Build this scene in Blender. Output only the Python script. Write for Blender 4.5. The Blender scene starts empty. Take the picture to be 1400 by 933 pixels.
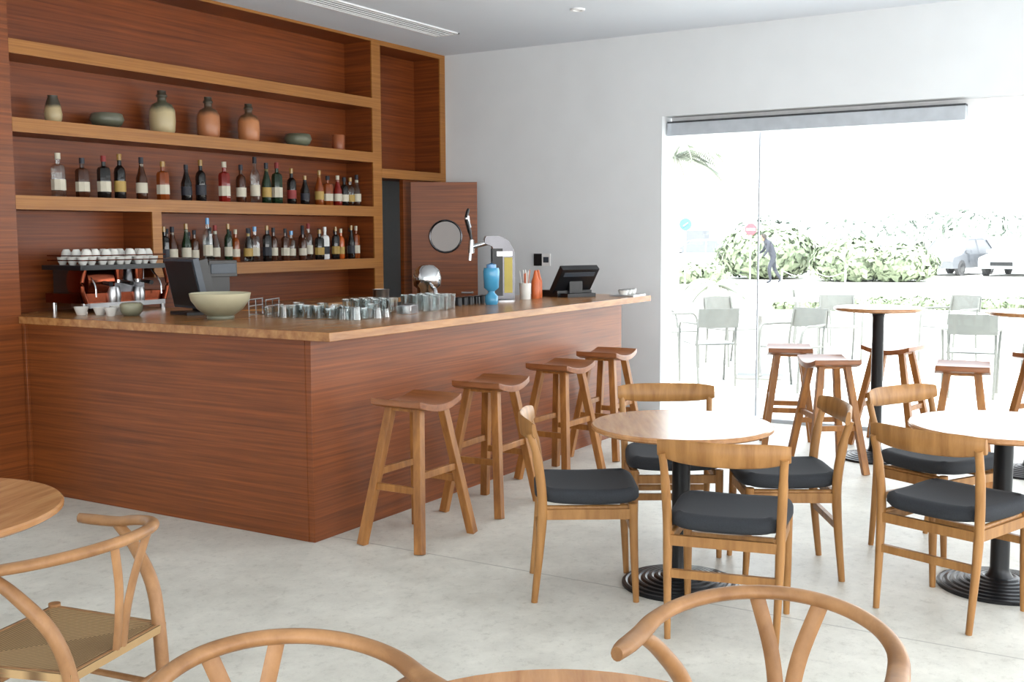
import bpy, math, random
from mathutils import Vector, Matrix, noise
random.seed(7)
scene=bpy.context.scene
V=Vector
# ------------------------------------------------------------------ materials
def newmat(name):
    m=bpy.data.materials.new(name); m.use_nodes=True
    nt=m.node_tree; b=nt.nodes['Principled BSDF']; return m,nt,b
def srgb(r,g,b):
    f=lambda c:(c/255/12.92) if c/255<=.04045 else ((c/255+.055)/1.055)**2.4
    return (f(r),f(g),f(b),1)
def plain(name,col,rough=.5,metal=0,spec=.5,coat=0,noise_amt=.06,scale=12):
    m,nt,b=newmat(name)
    tc=nt.nodes.new('ShaderNodeTexCoord'); n=nt.nodes.new('ShaderNodeTexNoise'); n.inputs['Scale'].default_value=scale
    nt.links.new(tc.outputs['Object'],n.inputs['Vector'])
    r=nt.nodes.new('ShaderNodeValToRGB')
    c=col
    r.color_ramp.elements[0].position=.3; r.color_ramp.elements[1].position=.7
    r.color_ramp.elements[0].color=(c[0]*(1-noise_amt),c[1]*(1-noise_amt),c[2]*(1-noise_amt),1)
    r.color_ramp.elements[1].color=(min(1,c[0]*(1+noise_amt)),min(1,c[1]*(1+noise_amt)),min(1,c[2]*(1+noise_amt)),1)
    nt.links.new(n.outputs['Fac'],r.inputs['Fac']); nt.links.new(r.outputs['Color'],b.inputs['Base Color'])
    b.inputs['Roughness'].default_value=rough; b.inputs['Metallic'].default_value=metal
    b.inputs['Specular IOR Level'].default_value=spec
    b.inputs['Coat Weight'].default_value=coat
    return m
def wood(name,c1,c2,scale=(1,1,30),rough=.4,bump=.05,big=.5,spec=.4):
    m,nt,b=newmat(name)
    tc=nt.nodes.new('ShaderNodeTexCoord'); mp=nt.nodes.new('ShaderNodeMapping'); mp.inputs['Scale'].default_value=scale
    nt.links.new(tc.outputs['Object'],mp.inputs['Vector'])
    n=nt.nodes.new('ShaderNodeTexNoise'); n.inputs['Scale'].default_value=2.2; n.inputs['Detail'].default_value=7; n.inputs['Roughness'].default_value=.62; n.inputs['Distortion'].default_value=.25
    nt.links.new(mp.outputs['Vector'],n.inputs['Vector'])
    n2=nt.nodes.new('ShaderNodeTexNoise'); n2.inputs['Scale'].default_value=1.3; n2.inputs['Detail'].default_value=2
    nt.links.new(tc.outputs['Object'],n2.inputs['Vector'])
    r=nt.nodes.new('ShaderNodeValToRGB'); r.color_ramp.elements[0].position=.32; r.color_ramp.elements[1].position=.68
    r.color_ramp.elements[0].color=c1; r.color_ramp.elements[1].color=c2
    nt.links.new(n.outputs['Fac'],r.inputs['Fac'])
    mx=nt.nodes.new('ShaderNodeMix'); mx.data_type='RGBA'; mx.blend_type='MULTIPLY'; mx.inputs['Factor'].default_value=big
    r2=nt.nodes.new('ShaderNodeValToRGB'); r2.color_ramp.elements[0].position=.3; r2.color_ramp.elements[1].position=.7
    r2.color_ramp.elements[0].color=(.6,.55,.5,1); r2.color_ramp.elements[1].color=(1.15,1.15,1.15,1)
    nt.links.new(n2.outputs['Fac'],r2.inputs['Fac'])
    nt.links.new(r.outputs['Color'],mx.inputs['A']); nt.links.new(r2.outputs['Color'],mx.inputs['B'])
    nt.links.new(mx.outputs['Result'],b.inputs['Base Color'])
    bp=nt.nodes.new('ShaderNodeBump'); bp.inputs['Strength'].default_value=bump; bp.inputs['Distance'].default_value=.01
    nt.links.new(n.outputs['Fac'],bp.inputs['Height']); nt.links.new(bp.outputs['Normal'],b.inputs['Normal'])
    b.inputs['Roughness'].default_value=rough; b.inputs['Specular IOR Level'].default_value=spec
    return m
def glassy(name,col=(1,1,1,1),fac=.1,rough=.02,edge=.6):
    m,nt,b=newmat(name)
    for n in list(nt.nodes):
        if n.type!='OUTPUT_MATERIAL': nt.nodes.remove(n)
    out=nt.nodes['Material Output']
    t=nt.nodes.new('ShaderNodeBsdfTransparent'); t.inputs['Color'].default_value=col
    g=nt.nodes.new('ShaderNodeBsdfGlossy'); g.inputs['Roughness'].default_value=rough
    lw=nt.nodes.new('ShaderNodeLayerWeight'); lw.inputs['Blend'].default_value=.25
    mul=nt.nodes.new('ShaderNodeMath'); mul.operation='MULTIPLY_ADD'; mul.inputs[1].default_value=edge; mul.inputs[2].default_value=fac
    nt.links.new(lw.outputs['Facing'],mul.inputs[0])
    mx=nt.nodes.new('ShaderNodeMixShader'); nt.links.new(mul.outputs[0],mx.inputs['Fac'])
    nt.links.new(t.outputs[0],mx.inputs[1]); nt.links.new(g.outputs[0],mx.inputs[2]); nt.links.new(mx.outputs[0],out.inputs['Surface'])
    return m
def zramp(name,stops,h,rough=.35):
    m,nt,b=newmat(name)
    tc=nt.nodes.new('ShaderNodeTexCoord'); s=nt.nodes.new('ShaderNodeSeparateXYZ'); nt.links.new(tc.outputs['Object'],s.inputs[0])
    n=nt.nodes.new('ShaderNodeTexNoise'); n.inputs['Scale'].default_value=18; nt.links.new(tc.outputs['Object'],n.inputs['Vector'])
    d=nt.nodes.new('ShaderNodeMath'); d.operation='DIVIDE'; d.inputs[1].default_value=h; nt.links.new(s.outputs['Z'],d.inputs[0])
    a=nt.nodes.new('ShaderNodeMath'); a.operation='MULTIPLY_ADD'; a.inputs[1].default_value=.14; nt.links.new(n.outputs['Fac'],a.inputs[0]); nt.links.new(d.outputs[0],a.inputs[2])
    r=nt.nodes.new('ShaderNodeValToRGB')
    while len(r.color_ramp.elements)<len(stops): r.color_ramp.elements.new(.5)
    for e,(p,c) in zip(r.color_ramp.elements,stops): e.position=p; e.color=c
    nt.links.new(a.outputs[0],r.inputs['Fac']); nt.links.new(r.outputs['Color'],b.inputs['Base Color'])
    b.inputs['Roughness'].default_value=rough
    return m

M={}
M['mahog']=wood('mahogany_veneer',srgb(98,48,18),srgb(144,78,34),(.5,.5,30),.38,.02,.35)
M['mahog_dark']=wood('mahogany_back',srgb(96,43,14),srgb(140,72,28),(.5,.5,26),.42,.02,.4)
M['edge']=wood('shelf_edge_oak',srgb(138,88,38),srgb(172,116,56),(.6,.6,40),.4,.02,.25)
M['top']=wood('bar_top_wood',srgb(142,92,50),srgb(186,134,82),(1.2,8,8),.25,.02,.3,.5)
M['oak']=wood('oak_chair',srgb(136,93,48),srgb(178,130,76),(9,9,1.2),.42,.05,.3)
M['oak_h']=wood('oak_tabletop',srgb(160,110,68),srgb(194,144,96),(1.5,14,14),.22,.03,.25,.6)
M['stoolw']=wood('teak_stool',srgb(128,80,38),srgb(176,120,62),(9,9,1.2),.4,.05,.3)
M['stoolseat']=wood('teak_stool_seat',srgb(116,68,38),srgb(158,100,60),(12,2,12),.28,.03,.3,.6)
M['beech']=wood('wishbone_oak',srgb(132,93,58),srgb(172,128,86),(5,5,3),.42,.05,.3)
M['fabric']=plain('charcoal_fabric',srgb(42,45,50),.9,noise_amt=.15,scale=220)
M['black']=plain('black_metal',srgb(24,25,28),.32,.3,.5)
M['blackpl']=plain('black_plastic',srgb(24,25,28),.35)
M['darkgrey']=plain('dark_grey_plastic',srgb(62,70,80),.4)
M['chrome']=plain('chrome',(.62,.62,.63,1),.14,1)
M['steel']=plain('brushed_steel',(.42,.42,.43,1),.28,1)
M['darksteel']=plain('dark_steel',(.12,.12,.13,1),.2,1)
M['white']=plain('white_porcelain',srgb(225,225,220),.2)
M['wallw']=plain('wall_plaster',srgb(224,228,231),.8,noise_amt=.02,scale=3)
M['ceilw']=plain('ceiling_paint',srgb(222,228,236),.85,noise_amt=.01,scale=2)
M['frame']=plain('window_frame_paint',srgb(235,236,238),.5)
M['alu']=plain('aluminium_profile',srgb(184,191,199),.4,.0)
M['grille']=plain('grille_dark',srgb(60,63,68),.6)
M['glass']=glassy('window_glass',(.96,.98,.99,1),.02,edge=.35)
M['clear']=glassy('clear_glass',(.87,.9,.9,1),.06,edge=.45)
M['porthole']=plain('porthole_glass',srgb(62,40,30),.06,0,.6)
M['copper']=plain('copper',srgb(140,72,50),.22,1)
M['stone']=zramp('stoneware_bowl',[(0,srgb(105,108,92)),(.35,srgb(135,134,112)),(1,srgb(190,184,156))],.15)
M['greenbg']=plain('backroom_wall',srgb(125,135,128),.8)
M['outw']=plain('patio_chair_metal',srgb(100,102,98),.5)
M['outt']=plain('patio_table_top',srgb(155,155,153),.5)
M['paver']=plain('patio_paving',srgb(218,215,208),.9,noise_amt=.06,scale=1.5)
M['asph']=plain('parking_ground',srgb(218,215,208),.9,noise_amt=.06,scale=.3)
M['leaf']=plain('hedge_leaf',srgb(126,138,112),.7,noise_amt=.2,scale=1.2)  # green paled and greyed, so the outdoor haze is in the colour
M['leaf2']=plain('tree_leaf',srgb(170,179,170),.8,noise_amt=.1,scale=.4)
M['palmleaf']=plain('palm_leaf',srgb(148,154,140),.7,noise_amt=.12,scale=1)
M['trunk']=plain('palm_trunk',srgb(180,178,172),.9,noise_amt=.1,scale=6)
M['redm']=plain('red_paint',srgb(175,70,78),.6)
M['bluem']=plain('blue_paint',srgb(75,115,160),.6)
M['whitem']=plain('white_paint',srgb(235,235,235),.5)
M['fence']=plain('fence_grey',srgb(165,168,165),.5)
M['skin']=plain('skin',srgb(170,125,100),.6)
M['navy']=plain('navy_cloth',srgb(50,53,62),.8)
M['hair']=plain('dark_hair',srgb(45,38,34),.7)
M['orange']=plain('orange_plastic',srgb(200,100,50),.35)
M['yellow']=plain('yellow_label',srgb(190,172,84),.5)
M['cyan']=plain('cyan_liquid',srgb(70,150,190),.1)
M['carsil']=plain('car_silver',srgb(140,143,147),.35,0)
M['carwhite']=plain('car_white',srgb(185,188,190),.3)
M['cardark']=plain('car_dark',srgb(104,107,112),.35,0)
M['carglass']=plain('car_glass',srgb(92,95,100),.3)
M['tyre']=plain('tyre_rubber',srgb(66,66,68),.8)
# concrete floor
m,nt,b=newmat('concrete_floor'); M['floor']=m
tc=nt.nodes.new('ShaderNodeTexCoord')
n=nt.nodes.new('ShaderNodeTexNoise'); n.inputs['Scale'].default_value=1.8; n.inputs['Detail'].default_value=10; n.inputs['Roughness'].default_value=.72
n2=nt.nodes.new('ShaderNodeTexNoise'); n2.inputs['Scale'].default_value=18; n2.inputs['Detail'].default_value=8; n2.inputs['Roughness'].default_value=.85
for q in (n,n2): nt.links.new(tc.outputs['Object'],q.inputs['Vector'])
r=nt.nodes.new('ShaderNodeValToRGB'); r.color_ramp.elements[0].position=.3; r.color_ramp.elements[1].position=.68
r.color_ramp.elements[0].color=srgb(190,188,178); r.color_ramp.elements[1].color=srgb(230,228,218)
r2=nt.nodes.new('ShaderNodeValToRGB'); r2.color_ramp.elements[0].position=.36; r2.color_ramp.elements[1].position=.48
r2.color_ramp.elements[0].color=(.6,.59,.56,1); r2.color_ramp.elements[1].color=(1,1,1,1)
nt.links.new(n.outputs['Fac'],r.inputs['Fac']); nt.links.new(n2.outputs['Fac'],r2.inputs['Fac'])
mx=nt.nodes.new('ShaderNodeMix'); mx.data_type='RGBA'; mx.blend_type='MULTIPLY'; mx.inputs['Factor'].default_value=.5
nt.links.new(r.outputs['Color'],mx.inputs['A']); nt.links.new(r2.outputs['Color'],mx.inputs['B'])
s=nt.nodes.new('ShaderNodeSeparateXYZ'); nt.links.new(tc.outputs['Object'],s.inputs[0])
jx=nt.nodes.new('ShaderNodeMath'); jx.operation='PINGPONG'; jx.inputs[1].default_value=2.0
ja=nt.nodes.new('ShaderNodeMath'); ja.operation='ADD'; ja.inputs[1].default_value=-.14; nt.links.new(s.outputs['X'],ja.inputs[0]); nt.links.new(ja.outputs[0],jx.inputs[0])
jw=nt.nodes.new('ShaderNodeMath'); jw.operation='LESS_THAN'; jw.inputs[1].default_value=.004; nt.links.new(jx.outputs[0],jw.inputs[0])
mj=nt.nodes.new('ShaderNodeMix'); mj.data_type='RGBA'; mj.inputs['B'].default_value=srgb(168,166,158)
nt.links.new(jw.outputs[0],mj.inputs['Factor']); nt.links.new(mx.outputs['Result'],mj.inputs['A'])
nt.links.new(mj.outputs['Result'],b.inputs['Base Color'])
rr=nt.nodes.new('ShaderNodeMapRange'); rr.inputs['To Min'].default_value=.3; rr.inputs['To Max'].default_value=.58
nt.links.new(n.outputs['Fac'],rr.inputs['Value']); nt.links.new(rr.outputs['Result'],b.inputs['Roughness'])
bp=nt.nodes.new('ShaderNodeBump'); bp.inputs['Strength'].default_value=.15; bp.inputs['Distance'].default_value=.01
nt.links.new(n2.outputs['Fac'],bp.inputs['Height']); nt.links.new(bp.outputs['Normal'],b.inputs['Normal'])
# woven cord
m,nt,b=newmat('paper_cord'); M['cord']=m
tc=nt.nodes.new('ShaderNodeTexCoord'); s=nt.nodes.new('ShaderNodeSeparateXYZ'); nt.links.new(tc.outputs['Object'],s.inputs[0])
ax=nt.nodes.new('ShaderNodeMath'); ax.operation='ABSOLUTE'; ay=nt.nodes.new('ShaderNodeMath'); ay.operation='ABSOLUTE'
nt.links.new(s.outputs['X'],ax.inputs[0]); nt.links.new(s.outputs['Y'],ay.inputs[0])
mxm=nt.nodes.new('ShaderNodeMath'); mxm.operation='MAXIMUM'; nt.links.new(ax.outputs[0],mxm.inputs[0]); nt.links.new(ay.outputs[0],mxm.inputs[1])
mu=nt.nodes.new('ShaderNodeMath'); mu.operation='MULTIPLY'; mu.inputs[1].default_value=2*math.pi/.009; nt.links.new(mxm.outputs[0],mu.inputs[0])
si=nt.nodes.new('ShaderNodeMath'); si.operation='SINE'; nt.links.new(mu.outputs[0],si.inputs[0])
r=nt.nodes.new('ShaderNodeValToRGB'); r.color_ramp.elements[0].color=srgb(108,82,52); r.color_ramp.elements[1].color=srgb(180,148,104); r.color_ramp.elements[1].position=.8
mr=nt.nodes.new('ShaderNodeMapRange'); mr.inputs['From Min'].default_value=-1; nt.links.new(si.outputs[0],mr.inputs['Value'])
nt.links.new(mr.outputs['Result'],r.inputs['Fac'])
gt=nt.nodes.new('ShaderNodeMath'); gt.operation='GREATER_THAN'; nt.links.new(ax.outputs[0],gt.inputs[0]); nt.links.new(ay.outputs[0],gt.inputs[1])
mw=nt.nodes.new('ShaderNodeMix'); mw.data_type='RGBA'; mw.blend_type='MULTIPLY'; mw.inputs['B'].default_value=(.78,.76,.72,1)
nt.links.new(gt.outputs[0],mw.inputs['Factor']); nt.links.new(r.outputs['Color'],mw.inputs['A']); nt.links.new(mw.outputs['Result'],b.inputs['Base Color'])
bp=nt.nodes.new('ShaderNodeBump'); bp.inputs['Strength'].default_value=.6; bp.inputs['Distance'].default_value=.003
nt.links.new(mr.outputs['Result'],bp.inputs['Height']); nt.links.new(bp.outputs['Normal'],b.inputs['Normal']); b.inputs['Roughness'].default_value=.8

# ------------------------------------------------------------------ mesh builder
class MB:
    def __init__(s): s.v=[]; s.f=[]; s.m=[]; s.mats=[]
    def mi(s,k):
        if k not in s.mats: s.mats.append(k)
        return s.mats.index(k)
    def add(s,vs,fs,mat,X=None):
        o=len(s.v)
        for p in vs:
            p=V(p); s.v.append(X@p if X is not None else p)
        i=s.mi(mat)
        for f in fs: s.f.append([o+a for a in f]); s.m.append(i)
    def box(s,x0,x1,y0,y1,z0,z1,mat,X=None):
        vs=[(x,y,z) for z in (z0,z1) for y in (y0,y1) for x in (x0,x1)]
        s.add(vs,[(0,2,3,1),(4,5,7,6),(0,1,5,4),(2,6,7,3),(0,4,6,2),(1,3,7,5)],mat,X)
    def sweep(s,path,rad,mat,n=12,ref=(0,0,1),rect=False,closed=False,X=None):
        path=[V(p) for p in path]; N=len(path); ref=V(ref)
        if not isinstance(rad,list): rad=[rad]*N
        while len(rad)<N: rad.append(rad[-1])
        vs=[];
        if rect: sh=[(-1,-1),(1,-1),(1,1),(-1,1)]; n=4
        else: sh=[(math.cos(2*math.pi*k/n),math.sin(2*math.pi*k/n)) for k in range(n)]
        for i,p in enumerate(path):
            if closed: t=path[(i+1)%N]-path[i-1]
            else: t=path[min(i+1,N-1)]-path[max(i-1,0)]
            t.normalize(); a=t.cross(ref)
            if a.length<1e-3: a=t.cross(V((1,0,0)))
            a.normalize(); c=a.cross(t); r=rad[i]; r=r if isinstance(r,(tuple,list)) else (r,r)
            for u,w in sh: vs.append(p+a*u*r[0]+c*w*r[1])
        fs=[]
        R=N if closed else N-1
        for i in range(R):
            for k in range(n):
                j=(i+1)%N
                fs.append((i*n+k,i*n+(k+1)%n,j*n+(k+1)%n,j*n+k))
        if not closed:
            fs.append(tuple(range(n-1,-1,-1))); fs.append(tuple((N-1)*n+k for k in range(n)))
        s.add(vs,fs,mat,X)
    def cyl(s,p1,p2,r1,r2,mat,n=16,X=None): s.sweep([p1,p2],[r1,r2],mat,n=n,X=X)
    def lathe(s,prof,mat,c=(0,0,0),n=24,X=None,sq=None):
        vs=[];fs=[];N=len(prof)
        for r,z in prof:
            for k in range(n):
                a=2*math.pi*k/n+ (math.pi/n)
                vs.append((c[0]+r*math.cos(a),c[1]+r*math.sin(a),c[2]+z))
        for i in range(N-1):
            for k in range(n): fs.append((i*n+k,i*n+(k+1)%n,(i+1)*n+(k+1)%n,(i+1)*n+k))
        if prof[0][0]>1e-5: fs.append(tuple(range(n-1,-1,-1)))
        if prof[-1][0]>1e-5: fs.append(tuple((N-1)*n+k for k in range(n)))
        s.add(vs,fs,mat,X)
    def mesh(s,name,angle=35):
        me=bpy.data.meshes.new(name); me.from_pydata([tuple(p) for p in s.v],[],s.f)
        for k in s.mats: me.materials.append(M[k] if isinstance(k,str) else k)
        for p,i in zip(me.polygons,s.m): p.material_index=i
        me.update()
        import bmesh
        bm=bmesh.new(); bm.from_mesh(me); bmesh.ops.remove_doubles(bm,verts=bm.verts,dist=1e-6); bmesh.ops.recalc_face_normals(bm,faces=bm.faces); bm.to_mesh(me); bm.free()
        me.shade_smooth(); me.set_sharp_from_angle(angle=math.radians(angle))
        return me
def place(name,me,loc=(0,0,0),rz=0,scale=1,bevel=0,subsurf=0):
    o=bpy.data.objects.new(name,me); scene.collection.objects.link(o)
    o.location=loc; o.rotation_euler=(0,0,math.radians(rz)); o.scale=(scale,)*3
    if bevel:
        b=o.modifiers.new('bevel','BEVEL'); b.width=bevel; b.segments=2; b.limit_method='ANGLE'; b.angle_limit=math.radians(50)
    return o
def smooth(pts,n=6):
    pts=[V(p) for p in pts]; P=[pts[0]*2-pts[1]]+pts+[pts[-1]*2-pts[-2]]; out=[]
    for i in range(1,len(P)-2):
        a,b,c,d=P[i-1:i+3]
        for k in range(n):
            t=k/n; out.append(.5*((2*b)+(c-a)*t+(2*a-5*b+4*c-d)*t*t+(3*b-a-3*c+d)*t**3))
    out.append(pts[-1]); return out

# ------------------------------------------------------------------ room
D=2.3; W=4.535; HC=3.255; YB=2.62
def single(name,fn,loc=(0,0,0),rz=0,bevel=0,angle=35,scale=1):
    b=MB(); fn(b); return place(name,b.mesh(name,angle),loc,rz,scale,bevel)
def f(b):
    b.box(-8,W+.21,-6.5,YB+1.6,-.12,0,'floor')
single('floor',f)
def f(b): b.box(-8,W+.25,-6.5,YB+1.6,HC,HC+.15,'ceilw')
single('ceiling',f)
def f(b):
    b.box(W,W+.22,.078,YB+1.6,0,HC,'wallw')
    b.box(W,W+.22,-6.5,.078,2.56,HC,'wallw')
    b.box(W,W+.22,-6.5,-5.6,0,2.56,'wallw')
single('wall_right',f)
def f(b):
    b.box(-8,-.42,YB-.3,YB-.1,0,HC,'wallw')
single('wall_left',f)
def f(b):
    b.box(-8,W+.22,-6.7,-6.5,2.7,HC,'wallw'); b.box(-8,W+.22,-6.7,-6.5,-.1,.3,'wallw')
    for x in (-8,-4,0,4.3): b.box(x,x+.35,-6.7,-6.5,.3,2.7,'wallw')
single('wall_side',f)
def f(b):
    b.box(-8.2,-8,-6.7,YB-.1,2.7,HC,'wallw')
    b.box(-8.2,-8,-1.6,YB-.1,0,2.7,'wallw')  # unseen solid stretch, widened to cut light on the shelving side
    for y in (-6.7,-3.6): b.box(-8.2,-8,y,y+.3,0,2.7,'wallw')
single('wall_back',f)
def f(b):
    b.box(3.0,W,YB+1.45,YB+1.6,0,HC,'greenbg')
    b.box(2.9,3.0,YB,YB+1.6,0,HC,'greenbg')
single('wall_backroom',f)
def f(b):
    for z in (.5,.95,1.4,1.8): b.box(3.1,4.45,YB+1.05,YB+1.43,z,z+.03,'steel')
    for x in (3.1,4.42):
        for y in (YB+1.06,YB+1.40): b.box(x,x+.03,y,y+.03,0,2,'steel')
single('storage_rack',f)

# ceiling grille and downlights
def f(b):
    x0,x1,y0,y1=-3.5,3.64,1.53,1.77
    b.box(x0,x1,y0,y0+.02,HC-.012,HC,'frame'); b.box(x0,x1,y1-.02,y1,HC-.012,HC,'frame')
    b.box(x0,x1,y0+.02,y1-.02,HC-.002,HC,'grille'); b.box(x1-.02,x1,y0,y1,HC-.012,HC,'frame')
    for k in range(4): 
        y=y0+.05+k*.045; b.box(x0,x1,y,y+.008,HC-.01,HC,'frame')
single('ceiling_air_grille',f)
dl=MB(); dl.lathe([(.0,-.004),(.035,-.004),(.036,-.012),(.055,-.012),(.058,0)],'frame')
dm=dl.mesh('downlight')
for p in ((3.31,.237),(3.31,-2.2),(.6,-.2),(.6,-2.6)): place('ceiling_downlight',dm,(p[0],p[1],HC))

# window glazing: frameless panes in a floor track
def f(b):
    gx=W+.19
    for y0,y1 in ((.06,-.705),(-.715,-3.1),(-3.105,-5.58)):
        b.box(gx,gx+.008,y1,y0,.04,2.42,'glass')
    b.box(gx-.004,gx+.012,-.716,-.704,.04,2.42,'alu')
    b.box(gx-.03,gx+.03,-5.6,.078,0,.03,'alu')
single('window_1',f)
def f(b):
    b.box(W+.07,W+.16,-2.31,.06,2.40,2.505,'alu'); b.box(W+.068,W+.162,-2.31,.06,2.505,2.52,'grille')
    b.box(W+.165,W+.215,-5.6,.06,2.425,2.56,'frame')
single('window_header_track',f)

# ------------------------------------------------------------------ back bar shelving
S=[2.751,2.287,1.822,1.374]; T=.085
def f(b):
    g='mahog_dark'; e='edge'
    b.box(-.42,3.57,YB-.02,YB,0,HC,g)
    b.box(3.57,W,YB-.02,YB,2.08,HC,g)
    def post(x0,x1,z0,z1):
        b.box(x0,x1,D+.012,YB-.02,z0,z1,g); b.box(x0,x1,D,D+.012,z0,z1,e)
    b.box(-.42,-.02,D+.012,YB-.02,0,HC,g); b.box(-.42,-.02,D,D+.012,0,HC,'mahog')
    post(3.43,3.55,0,HC-.001); post(4.45,W-.002,0,HC-.001)
    def board(x0,x1,zt,t=T):
        b.box(x0,x1,D+.012,YB-.02,zt-t,zt,g); b.box(x0,x1,D-.001,D+.012,zt-t,zt,e)
    for z in S[:3]: board(-.02,3.43,z)
    board(1.09,3.43,S[3]); board(-.02,3.43,HC-.001,.02)
    post(1.01,1.09,S[3]-T,S[2]-T)
    board(3.55,4.45,2.155,.08); board(3.55,4.45,HC-.001,.04)
    b.box(3.92,4.45,D+.05,D+.09,0,2.075,'mahog')
    b.box(1.0,3.43,2.02,YB-.02,1.0,1.04,'top'); b.box(1.02,3.43,2.06,YB-.02,0,1.0,'mahog')
    b.box(-.02,1.0,D,YB-.02,1.045,1.09,'top')
single('back_bar_shelving',f)
def f(b):
    w,h,t=.60,2.05,.04; cx,cz,R=.31,1.56,.14; n=32
    ring=[(cx+R*math.cos(2*math.pi*k/n),cz+R*math.sin(2*math.pi*k/n)) for k in range(n)]
    def sq(k):
        a=2*math.pi*k/n; c,s_=math.cos(a),math.sin(a); q=.2/max(abs(c),abs(s_)); return (cx+q*c,cz+q*s_)
    for y in (0,t):
        vs=[(x,y,z) for x,z in ring]+[(sq(k)[0],y,sq(k)[1]) for k in range(n)]
        b.add(vs,[(k,(k+1)%n,n+(k+1)%n,n+k) for k in range(n)],'mahog')
    b.add([(x,y,z) for y in (0,t) for x,z in ring],[(k,(k+1)%n,n+(k+1)%n,n+k) for k in range(n)],'mahog')
    b.box(0,w,0,t,.02,cz-.2,'mahog'); b.box(0,w,0,t,cz+.2,h,'mahog')
    b.box(0,cx-.2,0,t,cz-.2,cz+.2,'mahog'); b.box(cx+.2,w,0,t,cz-.2,cz+.2,'mahog')
    pr=[(cx+(R+.005)*math.cos(2*math.pi*k/n),0,cz+(R+.005)*math.sin(2*math.pi*k/n)) for k in range(n)]
    b.sweep(pr,.009,'darksteel',n=8,ref=(0,1,0),closed=True)
    b.add([(x,t/2,z) for x,z in ring],[tuple(range(n))],'porthole')
    b.cyl((.55,0,1.05),(.55,-.05,1.05),.01,.01,'steel'); b.cyl((.55,-.05,1.05),(.45,-.05,1.05),.009,.009,'steel')
single('door_1',f,(3.93,2.27,0),-57)

# ------------------------------------------------------------------ bar counter
def f(b):
    b.box(0,3.6,0,.04,0,1.045,'mahog'); b.box(0,.04,.04,D-.001,0,1.045,'mahog'); b.box(-.02,0,D-.03,D-.001,0,1.045,'mahog')
    b.box(3.56,3.6,.04,.74,0,1.045,'mahog')
    b.box(.86,3.56,.70,.74,.08,1.045,'mahog_dark'); b.box(.86,.90,.74,D-.32,.08,1.045,'mahog_dark')
    b.box(.08,.84,.04,.68,.1,.14,'mahog_dark')
    b.box(-.04,3.8,-.16,.80,1.045,1.09,'top'); b.box(-.04,.98,.80,D-.002,1.045,1.09,'top')
single('bar_counter',f,bevel=.002)

# ------------------------------------------------------------------ bar stool
def stool():
    b=MB(); nx,ny=14,8; w,d=.19,.165; zt=.75
    top=lambda u: zt-.032*(1-u*u)
    vs=[];fs=[]
    for lay in (0,1):
        for i in range(nx+1):
            u=-1+2*i/nx
            for j in range(ny+1):
                v=-1+2*j/ny
                x=u*w*(1-.05*abs(v)**3); y=v*d*(1-.06*u*u)
                vs.append((x,y,top(u) if lay==0 else top(u)-.036+.004*u*u))
    q=(nx+1)*(ny+1); I=lambda l,i,j:l*q+i*(ny+1)+j
    for i in range(nx):
        for j in range(ny):
            fs.append((I(0,i,j),I(0,i+1,j),I(0,i+1,j+1),I(0,i,j+1))); fs.append((I(1,i,j),I(1,i,j+1),I(1,i+1,j+1),I(1,i+1,j)))
    for i in range(nx): fs.append((I(0,i,0),I(1,i,0),I(1,i+1,0),I(0,i+1,0))); fs.append((I(0,i,ny),I(0,i+1,ny),I(1,i+1,ny),I(1,i,ny)))
    for j in range(ny): fs.append((I(0,0,j),I(0,0,j+1),I(1,0,j+1),I(1,0,j))); fs.append((I(0,nx,j),I(1,nx,j),I(1,nx,j+1),I(0,nx,j+1)))
    b.add(vs,fs,'stoolseat')
    ft=lambda sx,sy,z:V((sx*(.235-(.235-.10)*z/.71),sy*(.18-(.18-.085)*z/.71),z))
    for sx in (-1,1):
        for sy in (-1,1): b.sweep([ft(sx,sy,0),ft(sx,sy,.705)],[(.022,.022),(.022,.022)],'stoolw',rect=True,ref=(0,1,0))
    for sx in (-1,1): b.sweep([ft(sx,-1,.30),ft(sx,1,.30)],[(.011,.018)]*2,'stoolw',rect=True)
    for sy in (-1,1): b.sweep([ft(-1,sy,.37),ft(1,sy,.37)],[(.011,.018)]*2,'stoolw',rect=True)
    b.sweep([(-.12,0,.695),(.12,0,.695)],[(.1,.012)]*2,'stoolw',rect=True)
    return b.mesh('bar_stool')
sm=stool()
for x,y,r in ((.335,-.41,0),(1.11,-.37,3),(2.03,-.32,-2),(2.84,-.25,2),(3.72,-1.3,20),(3.12,-1.75,35),(4.19,-1.93,80),(3.16,-2.58,8),(4.12,-2.98,-30)):
    place('bar_stool',sm,(x,y,0),r,bevel=.003)

# ------------------------------------------------------------------ pedestal tables
def ped(r,h,base=.26):
    b=MB()
    b.lathe([(0,h-.026),(r-.012,h-.026),(r,h-.018),(r,h-.006),(r-.006,h),(0,h)],'oak_h',n=56)
    prof=[(0,0),(base,0),(base,.012)]
    k=7
    for i in range(k):
        r0=base-(base-.055)*i/k; r1=base-(base-.055)*(i+1)/k
        prof+= [(r0-.004,.016+.006*i),(r0-.016,.018+.006*i),(r1+.004,.012+.006*(i+1)-.004)]
    prof+=[(.045,.07),(.04,.09),(.04,h-.07),(.045,h-.05),(.12,h-.035),(.12,h-.027),(0,h-.027)]
    b.lathe(prof,'black',n=40)
    return b.mesh('pedestal',30)
pt=ped(.40,.73); ph=ped(.30,1.06,.24); pw=ped(.5,.73,.3)
for x,y in ((.32,-1.87),(1.0,-3.1),(-2.73,-2.94)): place('round_cafe_table',pt,(x,y,0),31)
place('round_cafe_table',pw,(-2.36,-.39,0),20)
for x,y in ((3.62,-1.95),(3.62,-2.94)): place('high_bar_table',ph,(x,y,0),20)

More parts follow.
